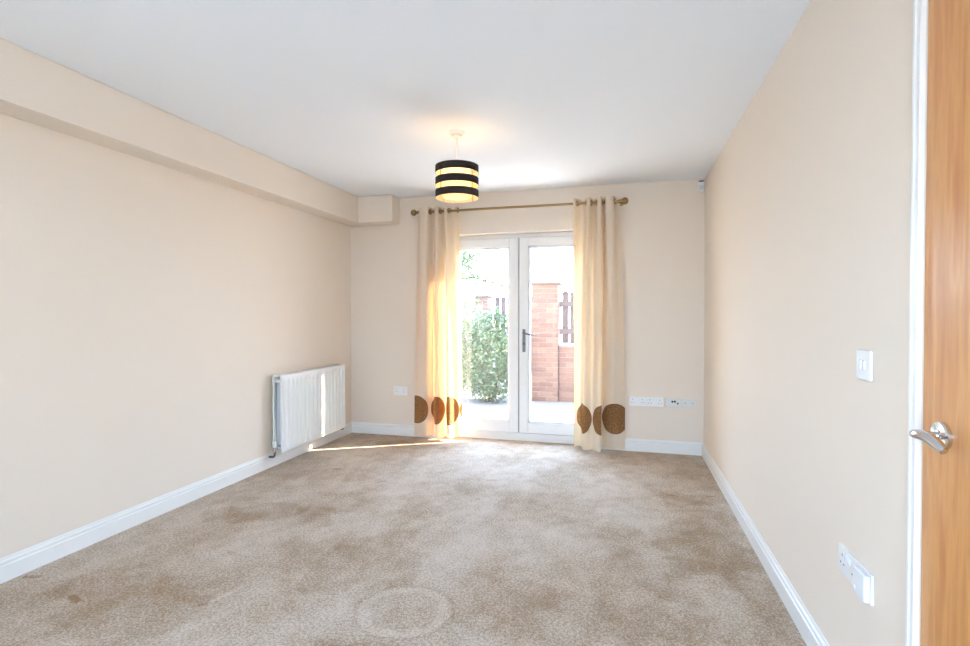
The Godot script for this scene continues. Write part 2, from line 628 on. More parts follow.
# ------------------------------------------------------------------ patio doors
func patio_doors() -> void:
	var d := structure("door_1", "white double-leaf glazed patio doors between the curtains", "patio door", Vector3((DL + DR) / 2, 0, -0.1))
	var w := (DR - DL) / 2
	var top := DH
	var st := s_new()
	# outer frame: jambs, head, threshold (local z 0 is the inner face of the frame)
	box(st, Vector3(-w, 0.0, -0.07), Vector3(-w + 0.05, top, 0.0), 0.004)
	box(st, Vector3(w - 0.05, 0.0, -0.07), Vector3(w, top, 0.0), 0.004)
	box(st, Vector3(-w, top - 0.045, -0.07), Vector3(w, top, 0.0), 0.004)
	box(st, Vector3(-w, -0.02, -0.09), Vector3(w, 0.075, 0.0), 0.004)
	obj("door_frame", st, M.upvc, d)
	for s in [-1, 1]:
		var x0 := 0.004
		var x1 := w - 0.046
		var y0 := 0.082
		var y1 := top - 0.042
		var st_w := 0.088
		var leaf := Node3D.new()
		leaf.name = "door_leaf"
		d.add_child(leaf, true)
		st = s_new()
		var zf := 0.018
		var zb := -0.05
		for b in [[x0, y0, x0 + st_w, y1], [x1 - st_w, y0, x1, y1], [x0 + st_w - 0.002, y0, x1 - st_w + 0.002, y0 + 0.1], [x0 + st_w - 0.002, y1 - 0.085, x1 - st_w + 0.002, y1]]:
			box(st, Vector3(minf(s * b[0], s * b[2]), b[1], zb), Vector3(maxf(s * b[0], s * b[2]), b[3], zf), 0.005)
		# glazing bead, bevelled towards the glass
		var gx0 := x0 + st_w
		var gx1 := x1 - st_w
		var gy0 := y0 + 0.1
		var gy1 := y1 - 0.085
		for b in [[gx0, gy0, gx0 + 0.018, gy1], [gx1 - 0.018, gy0, gx1, gy1], [gx0, gy0, gx1, gy0 + 0.018], [gx0, gy1 - 0.018, gx1, gy1]]:
			box(st, Vector3(minf(s * b[0], s * b[2]), b[1], zb + 0.006), Vector3(maxf(s * b[0], s * b[2]), b[3], zf - 0.008), 0.006)
		obj("sash", st, M.upvc, leaf)
		st = s_new()
		box(st, Vector3(minf(s * gx0, s * gx1), gy0, -0.02), Vector3(maxf(s * gx0, s * gx1), gy1, -0.016))
		obj("pane", st, M.glass, leaf)
		for hy in [0.3, 1.0, 1.75]:
			st = s_new()
			lathe(st, Vector3(s * (x1 + 0.004), hy - 0.045, 0.022), Vector3.UP, [Vector2(0, 0), Vector2(0.009, 0), Vector2(0.009, 0.09), Vector2(0, 0.09)], 12)
			obj("hinge", st, M.upvc, leaf)
		if s == 1:
			# lever handle on a long back plate
			var hx := x0 + 0.048
			st = s_new()
			box(st, Vector3(hx - 0.014, 0.865, 0.018), Vector3(hx + 0.014, 1.085, 0.027), 0.004)
			obj("handle_plate", st, M.brushed_steel, leaf)
			st = s_new()
			lathe(st, Vector3(hx, 1.045, 0.027), Vector3.BACK, [Vector2(0.012, 0), Vector2(0.012, 0.006), Vector2(0.009, 0.03), Vector2(0, 0.03)], 16)
			tube(st, [Vector3(hx - 0.008, 1.045, 0.055), Vector3(hx + 0.02, 1.044, 0.06), Vector3(hx + 0.07, 1.034, 0.06), Vector3(hx + 0.115, 1.028, 0.054)], [0.008, 0.009, 0.008, 0.006], 12)
			obj("lever", st, M.brushed_steel, leaf)
			st = s_new()
			lathe(st, Vector3(hx, 0.945, 0.027), Vector3.BACK, [Vector2(0.009, 0), Vector2(0.009, 0.008), Vector2(0, 0.008)], 16)
			obj("lock_cylinder", st, M.pin_hole, leaf)
		else:
			# rubber seal seen as the dark line where the leaves meet
			st = s_new()
			box(st, Vector3(-0.008, y0, -0.04), Vector3(0.004, y1, 0.006), 0.001)
			obj("seal", st, M.upvc_seal, leaf)
	st = s_new()
	box(st, Vector3(0.09, top - 0.038, 0.0), Vector3(0.23, top - 0.02, 0.014), 0.004)
	obj("trickle_vent", st, M.upvc, d)

# ------------------------------------------------------------------ wooden door in the right wall
func side_door() -> void:
	var d := structure("door_2", "closed beech veneer door with a chrome lever handle", "door", Vector3(XR, 0, 3.371))
	var st := s_new()
	box(st, Vector3(0.002, 0.006, 0.0), Vector3(0.044, 1.984, 0.762), 0.002)
	obj("door_leaf", st, M.door_veneer, d)
	st = s_new()
	# lining behind the leaf, stopping the light
	box(st, Vector3(0.045, 0.0, -0.003), Vector3(0.12, 1.99, 0.02))
	box(st, Vector3(0.045, 0.0, 0.742), Vector3(0.12, 1.99, 0.765))
	box(st, Vector3(0.045, 1.96, -0.003), Vector3(0.12, 1.99, 0.765))
	box(st, Vector3(0.1, 0.0, 0.0), Vector3(0.12, 1.99, 0.765))
	obj("door_lining", st, M.gloss_white, d)
	# handle: rose, neck out from the leaf, curved lever running back towards the hinges
	var h := Node3D.new()
	h.name = "handle"
	h.position = Vector3(0.002, 0.956, 0.083)
	d.add_child(h, true)
	st = s_new()
	lathe(st, Vector3.ZERO, Vector3.LEFT, [Vector2(0.031, 0), Vector2(0.031, 0.008), Vector2(0.0285, 0.0115), Vector2(0.015, 0.0125), Vector2(0.0125, 0.014), Vector2(0.0, 0.014)], 40)
	obj("rose", st, M.chrome, h)
	st = s_new()
	var pts := []
	var rad := []
	var ctl := [[Vector3(-0.010, 0, 0), 0.0085], [Vector3(-0.026, 0, -0.001), 0.0085], [Vector3(-0.044, 0.001, -0.001), 0.009], [Vector3(-0.058, 0.003, 0.008), 0.0095], [Vector3(-0.062, 0.006, 0.026), 0.0105], [Vector3(-0.061, 0.008, 0.046), 0.0115], [Vector3(-0.058, 0.005, 0.068), 0.012], [Vector3(-0.054, -0.003, 0.086), 0.0115], [Vector3(-0.051, -0.010, 0.098), 0.0095], [Vector3(-0.050, -0.012, 0.102), 0.006]]
	for i in ctl.size() - 1:
		for k in 5:
			var t := k / 5.0
			var a: Vector3 = ctl[maxi(i - 1, 0)][0]
			var b: Vector3 = ctl[i][0]
			var c: Vector3 = ctl[i + 1][0]
			var e: Vector3 = ctl[mini(i + 2, ctl.size() - 1)][0]
			pts.append(b.cubic_interpolate(c, a, e, t))
			rad.append(lerpf(ctl[i][1], ctl[i + 1][1], t))
	pts.append(ctl[-1][0])
	rad.append(ctl[-1][1])
	tube(st, pts, rad, 20)
	obj("lever", st, M.chrome, h)

	# architrave round the doorway
	var prof := [Vector2(0, 0), Vector2(0, 0.009), Vector2(0.006, 0.0125), Vector2(0.014, 0.0125), Vector2(0.018, 0.0095), Vector2(0.022, 0.0095), Vector2(0.026, 0.012), Vector2(0.036, 0.012), Vector2(0.036, 0)]
	st = s_new()
	sweep(st, Vector3(XR, 0, 3.333), Vector3(XR, 2.03, 3.333), Vector3.BACK, Vector3.LEFT, prof)
	sweep(st, Vector3(XR, 0, 4.176), Vector3(XR, 2.03, 4.176), Vector3.FORWARD, Vector3.LEFT, prof)
	sweep(st, Vector3(XR, 2.03, 3.368), Vector3(XR, 2.03, 4.136), Vector3.DOWN, Vector3.LEFT, prof)
	struct_mesh("trim_2", st, M.gloss_white, "white moulded architrave round the wooden door", "architrave")

# ------------------------------------------------------------------ outside the doors
func brick_pier(label: String, at: Vector3, wide: float, courses: int, group: String) -> Node3D:
	var p := thing("brick_pier", label, "brick pier", at, group)
	var dep := wide
	var st := s_new()
	box(st, Vector3(-wide / 2 + 0.008, 0, -dep / 2 + 0.008), Vector3(wide / 2 - 0.008, courses * 0.075, dep / 2 - 0.008))
	obj("core", st, M.mortar, p)
	bricks(p, -wide / 2, wide / 2, dep / 2, courses, true)
	# side faces
	for s in [-1, 1]:
		for c in courses:
			var off := 0.0 if c % 2 == 0 else 0.1025
			for q in 2:
				var o := put("brick", brick_mesh(0.215 if wide > 0.42 else 0.19), M[["brick_a", "brick_b", "brick_c"][rng.randi() % 3]], p)
				o.rotation.y = PI / 2
				o.position = Vector3(s * (wide / 2 - 0.046), c * 0.075 + 0.0375, -dep / 2 + 0.11 + q * (dep - 0.22) - off * 0.02)
	st = s_new()
	box(st, Vector3(-wide / 2 - 0.05, courses * 0.075, -dep / 2 - 0.05), Vector3(wide / 2 + 0.05, courses * 0.075 + 0.035, dep / 2 + 0.05), 0.008)
	box(st, Vector3(-wide / 2 - 0.02, courses * 0.075 + 0.033, -dep / 2 - 0.02), Vector3(wide / 2 + 0.02, courses * 0.075 + 0.06, dep / 2 + 0.02), 0.01)
	obj("cap", st, M.cap_stone, p)
	return p

var brick_cache := {}
func brick_mesh(len_: float) -> Mesh:
	if not brick_cache.has(len_):
		var st := s_new()
		box(st, Vector3(-len_ / 2, -0.0325, -0.05), Vector3(len_ / 2, 0.0325, 0.05), 0.004)
		brick_cache[len_] = st.commit()
	return brick_cache[len_]

# stretcher-bond courses on the face that looks towards the house
func bricks(parent: Node3D, x0: float, x1: float, zf: float, courses: int, close: bool) -> void:
	for c in courses:
		var x := x0
		var first := true
		while x < x1 - 0.02:
			var l := 0.215
			if first and c % 2 == 1:
				l = 0.1025
			l = minf(l, x1 - x)
			if x1 - (x + l) < 0.04:
				l = x1 - x
			var o := put("brick", brick_mesh(snappedf(l, 0.0005)), M[["brick_a", "brick_b", "brick_c", "brick_a"][rng.randi() % 4]], parent)
			o.position = Vector3(x + l / 2, c * 0.075 + 0.0375, zf - 0.05 + rng.randf_range(-0.001, 0.002))
			x += l + 0.01
			first = false

func outside() -> void:
	var st := s_new()
	box(st, Vector3(-30, -0.5, -40), Vector3(30, -0.1, 40))
	struct_mesh("ground", st, M.gravel, "pale gravel yard outside the patio doors", "ground")
	# pale paving laid against the house at both ends of the room
	st = s_new()
	box(st, Vector3(-6, -0.12, -1.9), Vector3(0.7, -0.085, -0.31))
	struct_mesh("path", st, M.paving, "pale concrete paving outside the patio doors", "paving")
	st = s_new()
	box(st, Vector3(-6, -0.12, ZN + 0.31), Vector3(5, -0.085, ZN + 9.0))
	box(st, Vector3(-8, -0.12, 2.0), Vector3(XL - 0.31, -0.085, ZN + 0.31))
	struct_mesh("path_rear", st, M.paving, "pale concrete paving behind the camera's end of the house", "paving")
	# the storey above and the projecting bay to the right of the doors, which keep the low sun off the right leaf
	st = s_new()
	box(st, Vector3(XL - 2.5, H + 0.25, -0.3), Vector3(XR + 4.0, 7.6, ZN + 0.3))
	struct_mesh("wall_upper_storey", st, M.render_wall, "house wall of the storey above the room", "wall")
	st = s_new()
	box(st, Vector3(XR + 0.08, -0.1, -1.06), Vector3(XR + 4.0, 7.6, -0.3))
	struct_mesh("wall_bay", st, M.render_wall, "projecting house wall to the right of the patio doors", "wall")

	brick_pier("tall brick gate pier with stone cap seen through the right door leaf", Vector3(-1.165, -0.1, -3.2), 0.40, 24, "garden wall piers")
	brick_pier("distant brick pier half hidden by the shrub, left door leaf", Vector3(-3.02, -0.1, -6.2), 0.33, 23, "garden wall piers")

	# low brick wall beside the near pier
	var wall := thing("garden_wall", "low brick garden wall to the right of the brick pier", "brick wall", Vector3(-0.955, -0.1, -3.15))
	st = s_new()
	box(st, Vector3(0, 0, -0.10), Vector3(1.5, 0.825, 0.09))
	obj("core", st, M.mortar, wall)
	bricks(wall, 0.006, 0.97, 0.1, 11, false)
	st = s_new()
	box(st, Vector3(0.006, 0.825, -0.12), Vector3(1.5, 0.86, 0.115), 0.006)
	obj("coping", st, M.cap_stone, wall)
	timber_fence("dark timber fence panel on the low brick wall by the pier", Vector3(-0.925, 0.78, -3.16), 0.9, 0.80, 0.09, 0.028)
	timber_fence("dark timber fence panel beyond the shrub, left door leaf", Vector3(-2.76, -0.1, -6.25), 1.4, 1.72, 0.10, 0.03)

	shrub("dense green garden shrub seen through the left door leaf", Vector3(-1.98, -0.1, -2.8), Vector3(0.56, 0.72, 0.46), 0.68, 11000, 3)
	shrub("taller pale green shrub against the left edge of the doors", Vector3(-2.75, -0.1, -3.3), Vector3(0.55, 0.95, 0.5), 0.92, 9000, 5)
	tree()

func timber_fence(label: String, at: Vector3, wide: float, high: float, pale: float, gap: float) -> void:
	var f := thing("timber_fence", label, "fence", at)
	var n := int(wide / (pale + gap))
	var st := s_new()
	box(st, Vector3(-pale / 2, 0, -0.009), Vector3(pale / 2, high, 0.009), 0.003)
	var me := st.commit()
	for i in n:
		var o := put("pale", me, M.fence_dark, f)
		o.position = Vector3((i + 0.5) * (pale + gap), rng.randf_range(-0.006, 0.006) + 0.006, 0)
	for y in [0.24, 0.76]:
		st = s_new()
		box(st, Vector3(-0.03, high * y - 0.045, 0.009), Vector3(wide, high * y + 0.045, 0.045), 0.004)
		obj("rail", st, M.fence_dark, f)

func leaf_mesh() -> Mesh:
	var st := s_new()
	var a := Vector3(0, 0, 0)
	var b := Vector3(0.38, 0.06, 0.5)
	var c := Vector3(0, -0.04, 1.0)
	var d := Vector3(-0.38, 0.06, 0.5)
	var m := Vector3(0, 0, 0.5)
	for t in [[a, b, m], [b, c, m], [c, d, m], [d, a, m]]:
		var n: Vector3 = (t[0] - t[2]).cross(t[0] - t[1]).normalized()
		if n.y < 0:
			n = -n
		tri(st, t[0], t[1], t[2], n, n, n)
	return st.commit()

func leaves(called: String, parent: Node3D, spots: Array, sizes: Vector2, tints: Array) -> void:
	var mm := MultiMesh.new()
	mm.transform_format = MultiMesh.TRANSFORM_3D
	mm.use_colors = true
	mm.mesh = leaf_mesh()
	mm.instance_count = spots.size()
	for i in spots.size():
		var s := rng.randf_range(sizes.x, sizes.y)
		var bs := Basis.from_euler(Vector3(rng.randf_range(-1.1, 0.9), rng.randf() * TAU, rng.randf_range(-0.7, 0.7))).scaled(Vector3(s, s, s))
		mm.set_instance_transform(i, Transform3D(bs, spots[i]))
		var c: Color = tints[rng.randi() % tints.size()]
		mm.set_instance_color(i, c * rng.randf_range(0.75, 1.2))
	var o := MultiMeshInstance3D.new()
	o.name = called
	o.multimesh = mm
	o.material_override = M.leaf
	o.set_meta("kind", "stuff")
	parent.add_child(o, true)

func shrub(label: String, at: Vector3, half: Vector3, cy: float, count: int, sd: int) -> void:
	rng.seed = sd
	var t := thing("garden_shrub", label, "shrub", at, "shrubs outside the doors")
	var st := s_new()
	for i in 9:
		var e := Vector3(rng.randf_range(-0.7, 0.7) * half.x, cy + rng.randf_range(-0.1, 0.6) * half.y, rng.randf_range(-0.7, 0.7) * half.z)
		tube(st, [Vector3(e.x * 0.1, 0, e.z * 0.1), e * 0.5 + Vector3(0, 0.05, 0), e], [0.014, 0.009, 0.004], 6, Vector3.FORWARD)
	obj("stems", st, M.bark, t)
	var spots := []
	var nz := FastNoiseLite.new()
	nz.seed = sd
	nz.frequency = 3.0
	while spots.size() < count:
		var d := Vector3(rng.randfn(), rng.randfn(), rng.randfn()).normalized()
		var r := 0.4 + 0.6 * sqrt(rng.randf()) + nz.get_noise_3dv(d) * 0.25
		var p := Vector3(d.x * half.x, d.y * half.y, d.z * half.z) * r + Vector3(0, cy, 0)
		if p.y > 0.02:
			spots.append(p)
	leaves("foliage", t, spots, Vector2(0.03, 0.06), [Color(0.10, 0.16, 0.085), Color(0.13, 0.19, 0.11), Color(0.08, 0.135, 0.085), Color(0.17, 0.215, 0.12)])

func tree() -> void:
	rng.seed = 8
	var t := thing("garden_tree", "loose leafy tree crown above the shrub, top left of the doors", "tree", Vector3(-3.85, -0.1, -6.1))
	var st := s_new()
	tube(st, [Vector3.ZERO, Vector3(0.05, 1.0, 0), Vector3(0.0, 1.9, 0.05), Vector3(0.1, 3.1, 0)], [0.08, 0.065, 0.05, 0.02], 10, Vector3.FORWARD)
	obj("trunk", st, M.bark, t)
	var ends := []
	for b in [[Vector3(0.0, 2.1, 0.05), Vector3(0.68, 2.15, 0.1), Vector3(1.5, 1.9, 0.15)], [Vector3(0.02, 2.0, 0), Vector3(0.4, 2.5, 0.1), Vector3(0.85, 2.7, 0.1)], [Vector3(0, 1.9, 0), Vector3(-0.5, 2.5, 0.1), Vector3(-0.9, 2.8, 0)], [Vector3(0.05, 2.5, 0), Vector3(0.3, 2.9, 0.2), Vector3(0.6, 3.1, 0.1)], [Vector3(0.05, 2.2, 0), Vector3(0.3, 2.3, 0.3), Vector3(0.75, 2.35, 0.4)]]:
		st = s_new()
		tube(st, b, [0.03, 0.02, 0.012], 8, Vector3.FORWARD)
		obj("branch", st, M.bark, t)
		ends.append(b)
	var spots := []
	for b in ends:
		for i in 480 if b != ends[0] else 160:
			var k := rng.randf_range(0.25, 1.0)
			var p: Vector3 = b[0].lerp(b[1], minf(1.0, k * 2.0)).lerp(b[1].lerp(b[2], maxf(0.0, k * 2.0 - 1.0)), k)
			var sp := 0.17 if b != ends[0] else 0.06
			spots.append(p + Vector3(rng.randfn(), rng.randfn(), rng.randfn()) * sp)
	leaves("foliage", t, spots, Vector2(0.05, 0.1), [Color(0.12, 0.18, 0.09), Color(0.15, 0.21, 0.12), Color(0.09, 0.15, 0.08)])

# ------------------------------------------------------------------ radiator
func radiator() -> void:
	var z0 := 0.30
	var z1 := 1.268
	var r := thing("radiator", "white double-panel radiator with fluted front on the left wall", "radiator", Vector3(XL, 0.118, z0))
	var L := z1 - z0
	var hh := 0.615
	# fluted panels
	for k in 2:
		var xf := 0.112 if k == 0 else 0.040
		var st := s_new()
		var nz := 420 if k == 0 else 60
		var ny := 30
		var pitch := L / 17.0
		var hgt := func(z: float, y: float) -> float:
			var edge := minf(z, L - z)
			var m := smoothstep(0.012, 0.03, edge) * smoothstep(0.02, 0.06, minf(y, hh - y))
			var off := absf(fposmod(z, pitch) - pitch * 0.5)
			return xf - 0.013 * m * (1.0 - smoothstep(0.006, 0.016, off)) - 0.004 * (1.0 - smoothstep(0.0, 0.008, minf(edge, minf(y, hh - y))))
		var P := []
		for i in nz + 1:
			var row := []
			for j in ny + 1:
				# rows crowd towards top and bottom where the flutes end
				var v := float(j) / ny
				v = 0.5 - 0.5 * cos(PI * v)
				row.append(Vector3(hgt.call(L * i / nz, hh * v), hh * v, L * i / nz))
			P.append(row)
		var N := []
		for i in nz + 1:
			var row := []
			for j in ny + 1:
				var dz: Vector3 = P[mini(i + 1, nz)][j] - P[maxi(i - 1, 0)][j]
				var dy: Vector3 = P[i][mini(j + 1, ny)] - P[i][maxi(j - 1, 0)]
				row.append(dy.cross(dz).normalized())
			N.append(row)
		for i in nz:
			for j in ny:
				quad4(st, P[i][j], P[i + 1][j], P[i + 1][j + 1], P[i][j + 1], N[i][j], N[i + 1][j], N[i + 1][j + 1], N[i][j + 1])
		# back and rims
		box(st, Vector3(xf - 0.018, 0.004, 0.004), Vector3(xf - 0.0155, hh - 0.004, L - 0.004))
		for e in [[0.0, 0.004], [L - 0.004, L]]:
			box(st, Vector3(xf - 0.018, 0.0, e[0]), Vector3(xf - 0.004, hh, e[1]), 0.0015)
		for e in [[0.0, 0.004], [hh - 0.004, hh]]:
			box(st, Vector3(xf - 0.018, e[0], 0.0), Vector3(xf - 0.004, e[1], L), 0.0015)
		obj("front_panel" if k == 0 else "rear_panel", st, M.radiator_white, r)
	# convector fins between the panels
	var st2 := s_new()
	for i in 38:
		var z := 0.03 + (L - 0.06) * i / 37.0
		box(st2, Vector3(0.041, 0.05, z - 0.0006), Vector3(0.095, hh - 0.06, z + 0.0006))
	obj("convector_fins", st2, M.radiator_steel, r)
	# top grille: two rails and cross bars
	st2 = s_new()
	box(st2, Vector3(0.026, hh - 0.012, 0.002), Vector3(0.044, hh + 0.004, L - 0.002), 0.002)
	box(st2, Vector3(0.094, hh - 0.012, 0.002), Vector3(0.108, hh + 0.004, L - 0.002), 0.002)
	for i in 60:
		var z := 0.01 + (L - 0.02) * i / 59.0
		box(st2, Vector3(0.043, hh - 0.004, z - 0.004), Vector3(0.095, hh + 0.002, z + 0.004))
	obj("top_grille", st2, M.radiator_white, r)
	# water ways joining the panels top and bottom at each end
	for z in [0.022, L - 0.022]:
		for y in [0.03, hh - 0.045]:
			st2 = s_new()
			lathe(st2, Vector3(0.03, y, z), Vector3.RIGHT, [Vector2(0, 0), Vector2(0.014, 0), Vector2(0.014, 0.07), Vector2(0, 0.07)], 16)
			obj("water_way", st2, M.radiator_white, r)
	# wall brackets
	for z in [0.18, L - 0.18]:
		st2 = s_new()
		box(st2, Vector3(0.002, 0.06, z - 0.015), Vector3(0.026, hh - 0.05, z + 0.015), 0.002)
		obj("bracket", st2, M.radiator_white, r)
	# valves: chrome body, white cap, copper-grey tail down to the floor
	for s in [[L + 0.001, 1.0, true], [-0.001, -1.0, false]]:
		var v := Node3D.new()
		v.name = "valve"
		v.position = Vector3(0.066, 0.03, s[0])
		r.add_child(v, true)
		var sg: float = s[1]
		st2 = s_new()
		lathe(st2, Vector3.ZERO, Vector3(0, 0, sg), [Vector2(0, 0), Vector2(0.012, 0), Vector2(0.012, 0.012), Vector2(0.008, 0.014), Vector2(0.008, 0.028), Vector2(0.013, 0.028), Vector2(0.013, 0.044), Vector2(0, 0.044)], 16)
		lathe(st2, Vector3(0, -0.02, sg * 0.036), Vector3.UP, [Vector2(0, 0), Vector2(0.012, 0), Vector2(0.012, 0.045), Vector2(0, 0.045)], 16)
		obj("body", st2, M.chrome, v)
		st2 = s_new()
		lathe(st2, Vector3(0, 0.022, sg * 0.036), Vector3.UP, [Vector2(0, 0), Vector2(0.015, 0), Vector2(0.017, 0.01), Vector2(0.016, 0.042), Vector2(0.012, 0.048), Vector2(0, 0.048)], 20)
		obj("cap", st2, M.cap_white, v)
		st2 = s_new()
		tube(st2, [Vector3(0, -0.018, sg * 0.036), Vector3(0, -0.04, sg * 0.036), Vector3(-0.004, -0.052, sg * 0.036), Vector3(-0.016, -0.057, sg * 0.036), Vector3(-0.048, -0.057, sg * 0.036)], [0.0075, 0.0075, 0.0075, 0.0075, 0.0075], 12, Vector3.BACK)
		obj("pipe_tail", st2, M.brushed_steel, v)

# ------------------------------------------------------------------ rod and curtains
const ROD_Y := 2.226
const ROD_Z := 0.09

func curtain_rod() -> void:
	var r := thing("curtain_rod", "antique brass curtain rod with ball finials above the patio doors", "curtain rod", Vector3(-1.0, ROD_Y, ROD_Z))
	var xa := -1.945
	var xb := -0.045
	var st := s_new()
	lathe(st, Vector3(xa + 1.0, 0, 0), Vector3.RIGHT, [Vector2(0, 0), Vector2(0.011, 0), Vector2(0.011, xb - xa), Vector2(0, xb - xa)], 20)
	obj("pole", st, M.brass_old, r)
	for s in [[xa + 1.0, -1.0], [xb + 1.0, 1.0]]:
		st = s_new()
		var pr := [Vector2(0, -0.01), Vector2(0.014, -0.01), Vector2(0.015, 0.008), Vector2(0.009, 0.012), Vector2(0.009, 0.018), Vector2(0.013, 0.022)]
		for k in 15:
			var t := PI * (k + 1.5) / 16.0
			pr.append(Vector2(0.031 * sin(t), 0.05 - 0.031 * cos(t)))
		pr.append(Vector2(0, 0.081))
		lathe(st, Vector3(s[0], 0, 0), Vector3(s[1], 0, 0), pr, 28)
		obj("finial", st, M.brass_old, r)
	for x in [-1.953, -0.028]:
		st = s_new()
		lathe(st, Vector3(x + 1.0, 0, -ROD_Z), Vector3.BACK, [Vector2(0, 0), Vector2(0.026, 0), Vector2(0.026, 0.006), Vector2(0.007, 0.01), Vector2(0.007, ROD_Z - 0.01), Vector2(0, ROD_Z - 0.01)], 20)
		lathe(st, Vector3(x + 1.0 - 0.008, 0, 0), Vector3.RIGHT, [Vector2(0.0112, 0), Vector2(0.0155, 0), Vector2(0.0155, 0.016), Vector2(0.0112, 0.016)], 20)
		obj("bracket", st, M.brass_old, r)

# a smooth line through plan points, the same number of steps between each pair; with its length so far
func smooth_line(ctl: Array, step: int) -> Array:
	var pts := []
	for i in ctl.size() - 1:
		for k in step:
			var a: Vector2 = ctl[maxi(i - 1, 0)]
			var b: Vector2 = ctl[i]
			var c: Vector2 = ctl[i + 1]
			var d: Vector2 = ctl[mini(i + 2, ctl.size() - 1)]
			pts.append(b.cubic_interpolate(c, a, d, k / float(step)))
	pts.append(ctl[-1])
	var acc := [0.0]
	for i in range(1, pts.size()):
		acc.append(acc[-1] + pts[i].distance_to(pts[i - 1]))
	return [pts, acc]

func curtain(label: String, top_ctl: Array, bot_ctl: Array, side: int, hem: float) -> void:
	var mid_x: float = (top_ctl[0].x + top_ctl[-1].x) / 2
	var cu := thing("curtain", label, "curtain", Vector3(mid_x, 0, 0.0), "curtains at the patio doors")
	var A: Array = smooth_line(top_ctl, 18)
	var B: Array = smooth_line(bot_ctl, 18)
	var n: int = A[0].size() - 1
	var ytop := 2.268
	var rows := [hem, hem + 0.03, hem + 0.06]
	for k in range(1, 10):
		rows.append(lerpf(hem + 0.06, 0.62, k / 9.0))
	var split := rows.size() - 1
	for k in range(1, 17):
		rows.append(lerpf(0.62, ROD_Y - 0.034, k / 16.0))
	for k in range(1, 19):
		rows.append(ROD_Y - 0.034 + 0.004 * k)
	rows.append(ytop)
	var wob := FastNoiseLite.new()
	wob.seed = 17 + side
	wob.frequency = 1.0
	var P := []
	for y in rows:
		var row := []
		var t := pow((y - hem) / (ytop - hem), 1.6)
		for i in n + 1:
			var p: Vector2 = B[0][i].lerp(A[0][i], t)
			var w := 0.006 * sin(PI * t) + 0.002
			p += Vector2(wob.get_noise_2d(i * 0.02, y * 1.2), wob.get_noise_2d(i * 0.02 + 50.0, y * 1.2)) * w
			var yy: float = y
			if y < hem + 0.01:
				yy += 0.006 * wob.get_noise_2d(i * 0.05, 9.0)
			row.append(Vector3(p.x - mid_x, yy, p.y))
		P.append(row)
	var N := []
	for j in P.size():
		var row := []
		for i in n + 1:
			var dx: Vector3 = P[j][mini(i + 1, n)] - P[j][maxi(i - 1, 0)]
			var dy: Vector3 = P[mini(j + 1, P.size() - 1)][i] - P[maxi(j - 1, 0)][i]
			row.append(dx.cross(dy).normalized())
		N.append(row)
	for part in 2:
		var st := s_new()
		var r0 := 0 if part == 0 else split
		var r1 := split if part == 0 else P.size() - 1
		for j in range(r0, r1):
			for i in n:
				var q := [[j, i], [j, i + 1], [j + 1, i + 1], [j + 1, i]]
				# holes that the rod passes through, behind the eyelets
				var mid: Vector3 = (P[j][i] + P[j + 1][i + 1]) / 2.0
				if Vector2(mid.y - ROD_Y, mid.z - ROD_Z).length() < 0.0165:
					continue
				for k in [0, 2, 1, 0, 3, 2]:
					var a: int = q[k][0]
					var b: int = q[k][1]
					st.set_normal(N[a][b])
					st.set_uv(Vector2(B[1][b] / 1.4, 1.0 - (rows[a] - hem * 0.0) / 0.64))
					st.add_vertex(P[a][b])
		var m: Material = M[[["curtain_band_left", "curtain_band_right"], ["curtain_left", "curtain_right"]][part][side]]
		var o := obj("patterned_hem" if part == 0 else "drape", st, m, cu)
		if part == 0:
			o.set_meta("label", "lower band of cream cloth with round brown patches")
	# eyelet rings where the cloth crosses the rod
	var top: Array = A[0]
	for i in n:
		var a: Vector2 = top[i]
		var b: Vector2 = top[i + 1]
		if (a.y - ROD_Z) * (b.y - ROD_Z) < 0.0:
			var st := s_new()
			var dir := (b - a).normalized()
			var nrm := Vector3(-dir.y, 0, dir.x)
			var pr := []
			for k in 13:
				var t := TAU * k / 12.0
				pr.append(Vector2(0.0215 + 0.0055 * cos(t), 0.004 * sin(t)))
			lathe(st, Vector3(a.x - mid_x, ROD_Y, ROD_Z), nrm, pr, 24)
			obj("eyelet", st, M.brass_old, cu)

func curtains() -> void:
	var v := func(a: Array) -> Array:
		var o := []
		for i in range(0, a.size(), 2):
			o.append(Vector2(a[i], a[i + 1]))
		return o
	# plan points (x, z) along the cloth, at the heading and at the hem
	curtain("cream eyelet curtain glowing with sun, left of the patio doors",
		v.call([-1.94, 0.10, -1.90, 0.128, -1.84, 0.125, -1.812, 0.055, -1.795, 0.055, -1.765, 0.125, -1.735, 0.128, -1.708, 0.055, -1.692, 0.055, -1.668, 0.122, -1.645, 0.118, -1.61, 0.05, -1.57, 0.055, -1.53, 0.102]),
		v.call([-1.99, 0.10, -1.93, 0.118, -1.865, 0.112, -1.833, 0.03, -1.812, 0.03, -1.772, 0.108, -1.735, 0.115, -1.704, 0.03, -1.684, 0.03, -1.648, 0.108, -1.612, 0.120, -1.568, 0.03, -1.54, 0.022, -1.515, 0.03]), 0, 0.035)
	curtain("cream eyelet curtain hanging right of the patio doors",
		v.call([-0.445, 0.115, -0.428, 0.122, -0.385, 0.055, -0.345, 0.055, -0.318, 0.125, -0.296, 0.125, -0.274, 0.06, -0.250, 0.06, -0.226, 0.125, -0.196, 0.128, -0.184, 0.055, -0.170, 0.055, -0.158, 0.122, -0.10, 0.13, -0.072, 0.065, -0.04, 0.055]),
		v.call([-0.432, 0.095, -0.424, 0.07, -0.398, 0.035, -0.372, 0.045, -0.352, 0.155, -0.322, 0.178, -0.284, 0.145, -0.262, 0.145, -0.228, 0.190, -0.188, 0.180, -0.200, 0.05, -0.184, 0.022, -0.145, 0.06, -0.08, 0.085, -0.025, 0.075, 0.016, 0.05]), 1, 0.022)

